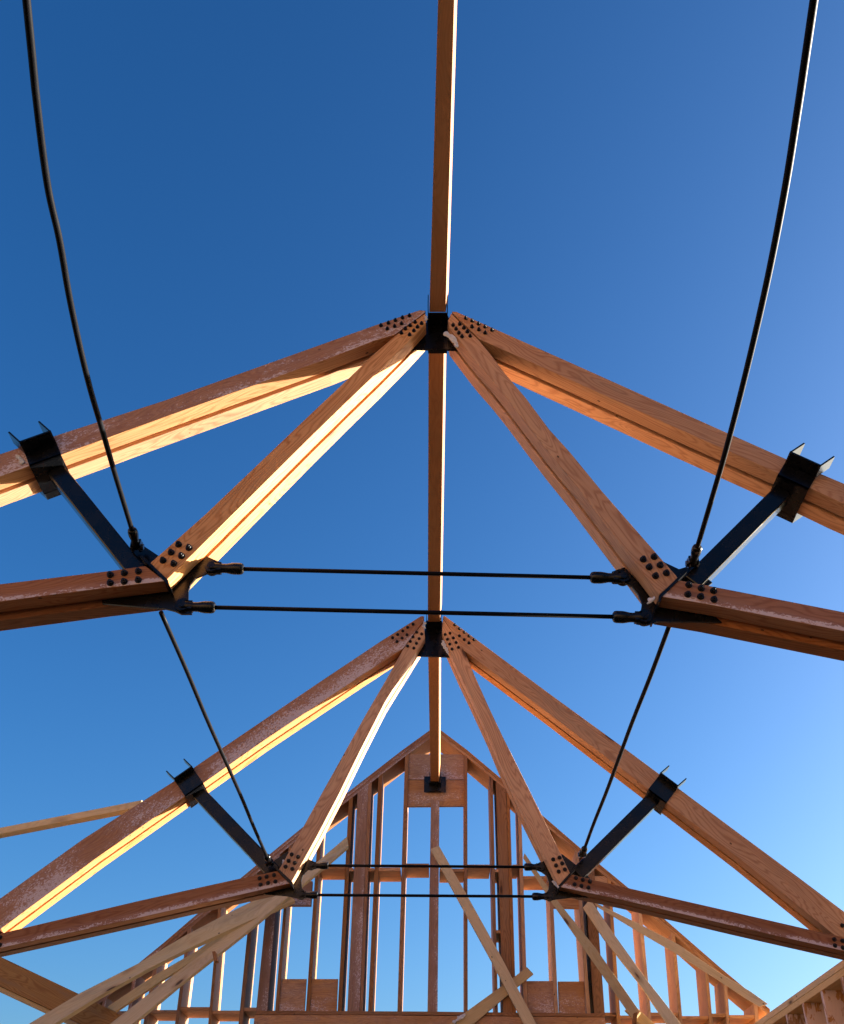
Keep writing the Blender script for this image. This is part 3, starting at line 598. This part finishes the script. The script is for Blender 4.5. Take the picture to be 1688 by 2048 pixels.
brace('long diagonal brace board nailed across the middle of the gable wall', [(877.7, 1691), (931, 1785), (1001.6, 1912), (1087, 2075)], [(861, 1698), (911, 1790), (983, 1922), (1062, 2075)], Y3-.09, Y3-.09)
brace('short brace board crossing under the long diagonal at the foot of the gable wall', [(1054, 1934), (1025.7, 1956), (919, 2033), (862, 2075)], [(1067, 1948), (1034.8, 1974), (947, 2048), (908, 2075)], Y3-.045, Y3-.045, thk=.03)
brace('steep brace board right of the gable wall centre, starting beside a stud', [(1049, 1706), (1113.5, 1799.5), (1192, 1897), (1280, 2024)], [(1046, 1716), (1103, 1805), (1165, 1894), (1267.5, 2041)], Y3-.05, Y3-.5)
brace('middle brace board of three right of the gable wall, sunlit edge', [(1180, 1798), (1229.6, 1870.6), (1296, 1963), (1384, 2075)], [(1166, 1815), (1206, 1875), (1277, 1965), (1352, 2075)], Y3-.12, Y3-.6)
brace('lowest-lying brace board right of the gable wall, ending at the corner of the sheathed wall', [(1188, 1804), (1286, 1851.7), (1357.5, 1889.6), (1440, 1946), (1501, 1983), (1536, 2008)], [(1192, 1812), (1277, 1863.5), (1345, 1903), (1440, 1963), (1490, 1996), (1518, 2013)], Y3-.14, Y3-.4)
brace('pale brace board end beneath the steep one, at the lower right photo edge', [(1268, 2010), (1345, 2080)], [(1250, 2020), (1320, 2090)], Y3-.42, Y3-.42)
p = atY(290, 1610, Y2+TD+.06); q = atY(-190, 1703, Y2+.75)
o = board('brace_board', p, q, .042, .098, Vector((0, -1, -.1)), 'spruce'); tag(o, 'thin brace board running left from behind the farther truss, partly sunlit', 'brace board', 'loose temporary brace boards')

tag(poly('wood_cleat', [(424, 1903), (430, 1902), (435, 1921), (428, 1923)], Y3-.60, .08, 'stud'), 'small dark wood cleat nailed on the lowest left brace board', 'wood block')
tag(poly('wood_cleat', [(1268, 2026), (1275, 2024), (1273, 2048), (1266, 2046)], Y3-.56, .05, 'stud'), 'small dark wood cleat at the lower end of the steep right brace board', 'wood block')
# ------------------------------------------------------------------ snow clinging to joints
def snow(pts, Y, label, seed=0):
    bm = bmesh.new(); d_ = ray(*pts[0][:2]); pxm = (Y/d_.y)*d_.dot(BF)/FPX
    P = [(atY(u, v, Y), r*pxm) for u, v, r in pts]; Q = []
    for (a, ra), (b_, rb) in zip(P[:-1], P[1:]):
        for k in range(5): Q.append((a.lerp(b_, k/5), ra+(rb-ra)*k/5))
    Q.append(P[-1])
    for p_, r_ in Q:
        r_ *= random.uniform(.7, 1.1)
        bmesh.ops.create_icosphere(bm, subdivisions=2, radius=r_, matrix=Matrix.Translation(p_ + Vector((random.uniform(-.3, .3)*r_, 0, random.uniform(-.3, .3)*r_))) @ Matrix.Diagonal((1, .5, .9, 1)))
    for v_ in bm.verts: v_.co += noise.noise_vector(v_.co*55+Vector((seed, 0, 0)))*.006
    for f in bm.faces: f.smooth = True
    o = tag(finish('snow_clump', bm, 'snow'), label, 'snow', 'snow clinging to the joints')
    md = o.modifiers.new('merge', 'REMESH'); md.mode = 'VOXEL'; md.voxel_size = .0035; md.use_smooth_shade = True
snow([(893, 667, 6), (899, 671, 7), (905, 678, 7), (911, 687, 5), (914, 693, 4)], Y1-.006, 'pale torn chunk with snow on the right edge of the black block at the nearer apex', 1)  # torn pale piece, built like the snow clumps
snow([(853, 632, 4), (852, 640, 3)], Y1-.004, 'small snow patch left of the black block at the nearer apex', 2)
snow([(36, 912, 5), (41, 920, 5), (46, 926, 4)], Y1-.006, 'snow beside the upper left saddle bracket of the nearer truss', 3)
snow([(1302, 1201, 6), (1308, 1196, 4), (1297, 1206, 4)], Y1-.004, 'snow on the right knee joint of the nearer truss', 4)
snow([(1111, 1768, 4), (1107, 1764, 3), (1115, 1773, 3)], Y2-.004, 'snow on the right knee joint of the farther truss', 5)
snow([(567, 1722, 3), (566, 1727, 2.5)], Y2+.02, 'snow on the left knee joint of the farther truss', 6)
snow([(849, 1245, 4), (848, 1255, 3)], Y2-.004, 'snow patch left of the black block at the farther apex', 7)
snow([(885, 1282, 3), (889, 1292, 3.5), (894, 1302, 3), (897, 1309, 2)], Y2-.004, 'snow on the right edge of the black block at the farther apex', 8)
snow([(918, 2036, 5), (928, 2031, 4), (909, 2043, 4)], Y3-.06, 'snow on the rim beam above the short crossing board', 9)
bpy.context.view_layer.update()
